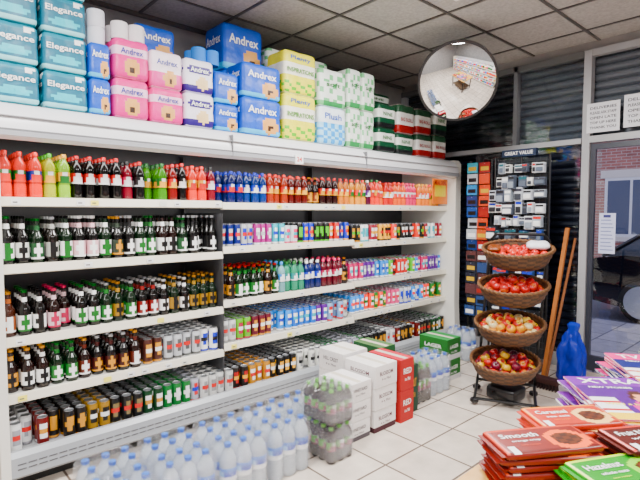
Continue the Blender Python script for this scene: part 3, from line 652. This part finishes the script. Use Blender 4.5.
bars('chocolate_bar_stack',1.115,.245,-34,6,.10,.19,DBR,C(200,80,50),'Fruit Nut','whole',pic=C(215,120,80))
bars('chocolate_bar_stack',1.00,.11,-34,5,.10,.21,C(60,150,45),C(240,220,120),'Nut','crunch',pic=C(230,200,60))
def mags(x,y,ang,n,c1,c2,txt,w=.21,l=.28,seed=0,c3=None):
    mb=MB(); r=random.Random(seed)
    for i in range(n):
        mb.M=Matrix.Translation((x+r.uniform(-.012,.012),y+r.uniform(-.012,.012),TZ+i*.008))@Matrix.Rotation(math.radians(ang+r.uniform(-8,8)),4,'Z')
        cc=r.choice([c1,c2,W,C(200,30,110)])
        def f(face,u,v):
            if face!='T': return cc if r.random()<.7 else W
            if v>.74: return c2
            if ell(u,v,.62,.42,.11,.13): return C(225,165,135)
            if ell(u,v,.62,.46,.15,.16): return C(70,40,30)
            if ell(u,v,.62,.20,.24,.2): return c3 or C(150,60,170)
            if v<.12: return C(235,205,60) if u<.5 else C(30,120,210)
            if u<.3 and v<.45: return W if int(v*18)%3 else C(180,30,60)
            return c1
        mb.rbox((-w/2,-l/2,0),(w/2,l/2,.0075),.003,24,f)
    mb.text(txt,(0,l*.37,.0082),(1,0,0),(0,1,0),w*.75,l*.13,W); mb.text('WIN a holiday',(-w*.1,-l*.2,.0082),(1,0,0),(0,1,0),w*.6,l*.05,C(250,240,80)); mb.text('NEW STORIES',(-w*.1,l*.2,.0082),(1,0,0),(0,1,0),w*.5,l*.04,W)
    mb.obj('magazine_stack',[PRINT],angle=40)
mags(1.34,.35,-52,9,C(85,20,120),C(120,30,150),'XTRA',seed=1,c3=C(200,50,140)); mags(1.38,.08,-48,8,C(190,25,110),C(80,25,130),'CHAT',seed=2)
mags(1.62,.34,-50,10,C(25,35,100),C(205,40,130),'TV LIFE',seed=3,c3=C(70,120,200)); mags(1.66,.06,-50,9,C(60,120,60),C(200,35,60),'GARDEN',seed=4); mags(1.87,.33,-50,8,C(40,50,60),C(90,110,70),'WORLD',seed=5,w=.18,l=.22)
# ================= AISLE SHELVES BEHIND (seen in mirror) =================
ga=empty('aisle_shelving',(0.5,-1.7,0)); mb=MB()
mb.box((-2,-1.9,0),(3.4,-1.86,1.7),C(200,200,200))
for z in (.12,.5,.88,1.26): mb.box((-2,-1.86,z-.03),(3.4,-1.45,z),CREAM)
for x in (-2,3.36): mb.box((x,-1.9,0),(x+.04,-1.45,1.7),CREAM)
mb.obj('frame',[PAINT],ga,smooth=False)
for z in (.12,.5,.88,1.26):
    mb=MB(); x=-1.9
    while x<3.2:
        w=rng.uniform(.08,.2); h=rng.uniform(.16,.28); cc=rng.choice([R_,Y_,BL,GR,W,O_,PK,LB]); mb.rbox((x,-1.80,z),(x+w-.01,-1.50,z+h),.006,3,lambda f,u,v:cc if v<.6 else W); x+=w
    mb.obj('grocery_packets',[PRINT],ga)
# ================= STREET =================
asph=noisemat('asphalt',C(90,92,102),C(115,116,126),30,.85,.2); pav=brickmat('paving',C(165,163,170),C(150,149,158),C(100,100,106),.6,.4,.01,.5,.8)
mb=MB(); mb.box((XB+.1,-12,-.1),(XB+2.6,16,-.005),W); mb.obj('pavement',[pav],smooth=False,world=True)
mb=MB(); mb.box((XB+2.6,-12,-.2),(XB+8,16,-.10),W); mb.obj('road',[asph],smooth=False,world=True)
mb=MB(); mb.box((XB+8,-12,-.1),(XB+10,16,-.005),W); mb.obj('pavement',[pav],smooth=False,world=True)
brk=brickmat('brick_wall',C(175,125,118),C(150,105,100),C(185,175,172),.23,.075,.008,.5,.85,True)
hs=empty('terraced_house',(XB+9.2,3,0)); hx=XB+9
mb=MB(); mb.box((hx,-12,0),(hx+.4,16,7.5),W); mb.obj('brickwork',[brk],hs,smooth=False)
mb=MB()
for i in range(9):
    y=-9.9+i*2.6
    for z0,z1 in ((.9,2.4),(3.6,5.0)):
        mb.box((hx-.04,y-.1,z0-.12),(hx,y+1.3,z0),C(215,210,205)); mb.box((hx-.04,y-.1,z1),(hx,y+1.3,z1+.2),C(215,210,205))
        mb.box((hx-.03,y,z0),(hx-.005,y+1.2,z1),C(225,225,228)); mb.box((hx-.035,y+.07,z0+.07),(hx-.03,y+.57,z1-.07),C(70,80,105)); mb.box((hx-.035,y+.63,z0+.07),(hx-.03,y+1.13,z1-.07),C(70,80,105))
    mb.box((hx-.03,y+1.55,0),(hx-.005,y+2.35,2.1),C(60,40,70)); mb.box((hx-.03,y+1.5,2.1),(hx-.005,y+2.4,2.45),C(215,210,205))
mb.obj('windows_and_doors',[PAINT],hs,smooth=False)
car=empty('parked_car',(8.6,.55,-.1)); mb=MB(); CB_=C(20,22,30)
mb.M=Matrix.Translation((8.9,.65,-.1))
body=[(-2.05,.30),(-2.1,.55),(-2.05,.75),(-1.95,.82),(-1.0,.92),(1.55,.98),(1.95,.92),(2.05,.7),(2.08,.4),(2.0,.28),(1.65,.22),(-1.7,.22)]
mb.prism([(-.88,y,z) for y,z in body],[(.88,y,z) for y,z in body],CB_,G_)
cab=[(-1.05,.9),(-.35,1.38),(.1,1.45),(1.2,1.42),(1.85,.95)]
mb.prism([(-.84+max(0,(z-.9))*.35,y,z) for y,z in cab],[(.84-max(0,(z-.9))*.35,y,z) for y,z in cab],[C(45,55,70),CB_,CB_,C(45,55,70),CB_],G_,C(45,55,70))
for sx in (-1,1):
    for (a,b) in (((-.35,1.38),(-1.05,.9)),((.35,1.44),(.4,.9)),((1.2,1.42),(1.85,.95))):
        mb.tube([(sx*(.85-(a[1]-.9)*.35),a[0],a[1]),(sx*.85,b[0],b[1])],.03,CB_,G_,6)
    for yw in (-1.3,1.3):
        M0=mb.M; mb.M=M0@Matrix.Translation((sx*.80,yw,.31))@Matrix.Rotation(math.pi/2*sx,4,'Y')
        mb.lathe([(.2,-.1),(.31,-.08),(.31,.08),(.24,.1),(.2,.09),(.06,.1)],[C(18,18,18)]*3+[SILVER]*2,(0,0,0),24,T_,top=SILVER,bottom=True); mb.M=M0
mb.box((-.88,1.96,.62),(-.5,2.08,.82),C(180,20,20),P_); mb.box((.5,1.96,.62),(.88,2.08,.82),C(180,20,20),P_); mb.box((-.25,2.07,.45),(.25,2.10,.56),C(230,210,60),P_)
mb.box((-.8,-2.1,.6),(-.45,-2.0,.74),W,P_); mb.box((.45,-2.1,.6),(.8,-2.0,.74),W,P_)
mb.box((-1.0,-.75,.9),(-.86,-.55,1.02),CB_,G_)
mb.obj('bodywork',ALL,car,angle=30)
# ================= LIGHTS =================
def lamp(x,y,sx,sy,pw,col=(1,.985,.97)):
    e=empty('ceiling_light_panel',(x,y,ZC)); mb=MB()
    mb.box((x-sx/2-.03,y-sy/2-.03,ZC-.035),(x+sx/2+.03,y+sy/2+.03,ZC-.009),C(230,230,230)); mb.obj('housing',[PAINT],e,smooth=False)
    l=bpy.data.lights.new('panel','AREA'); l.shape='RECTANGLE'; l.size=sx; l.size_y=sy; l.energy=pw; l.color=col
    o=bpy.data.objects.new('panel',l); S.collection.objects.link(o); o.parent=e; o.location=(0,0,-.04)
lamp(2.55,1.72,1.15,.5,130); lamp(.35,1.70,1.15,.5,120); lamp(-1.8,1.4,1.15,.5,60); lamp(2.5,-.6,1.15,.5,100); lamp(.0,-.6,1.15,.5,95)
l=bpy.data.lights.new('canopy_lamp','AREA'); l.shape='RECTANGLE'; l.size=4.0; l.size_y=.04; l.energy=8; l.color=(1,.98,.95)
o=bpy.data.objects.new('canopy_lamp',l); S.collection.objects.link(o); o.parent=fr; o.location=(-.05,3.02-3.3,1.90); o.rotation_euler=(math.radians(20),0,0)
w=bpy.data.worlds.new('dusk'); S.world=w; w.use_nodes=True; nt=w.node_tree; bg=nt.nodes['Background']
bg.inputs[0].default_value=(.70,.70,.95,1); bg.inputs[1].default_value=1.8
# ================= CAMERA =================
cd=bpy.data.cameras.new('camera'); cd.sensor_width=36; cd.lens=27; cd.clip_start=.05
co=bpy.data.objects.new('camera',cd); S.collection.objects.link(co); co.location=(0,0,1.5); co.rotation_euler=(math.radians(90-3.2),0,math.radians(-42.2)); S.camera=co
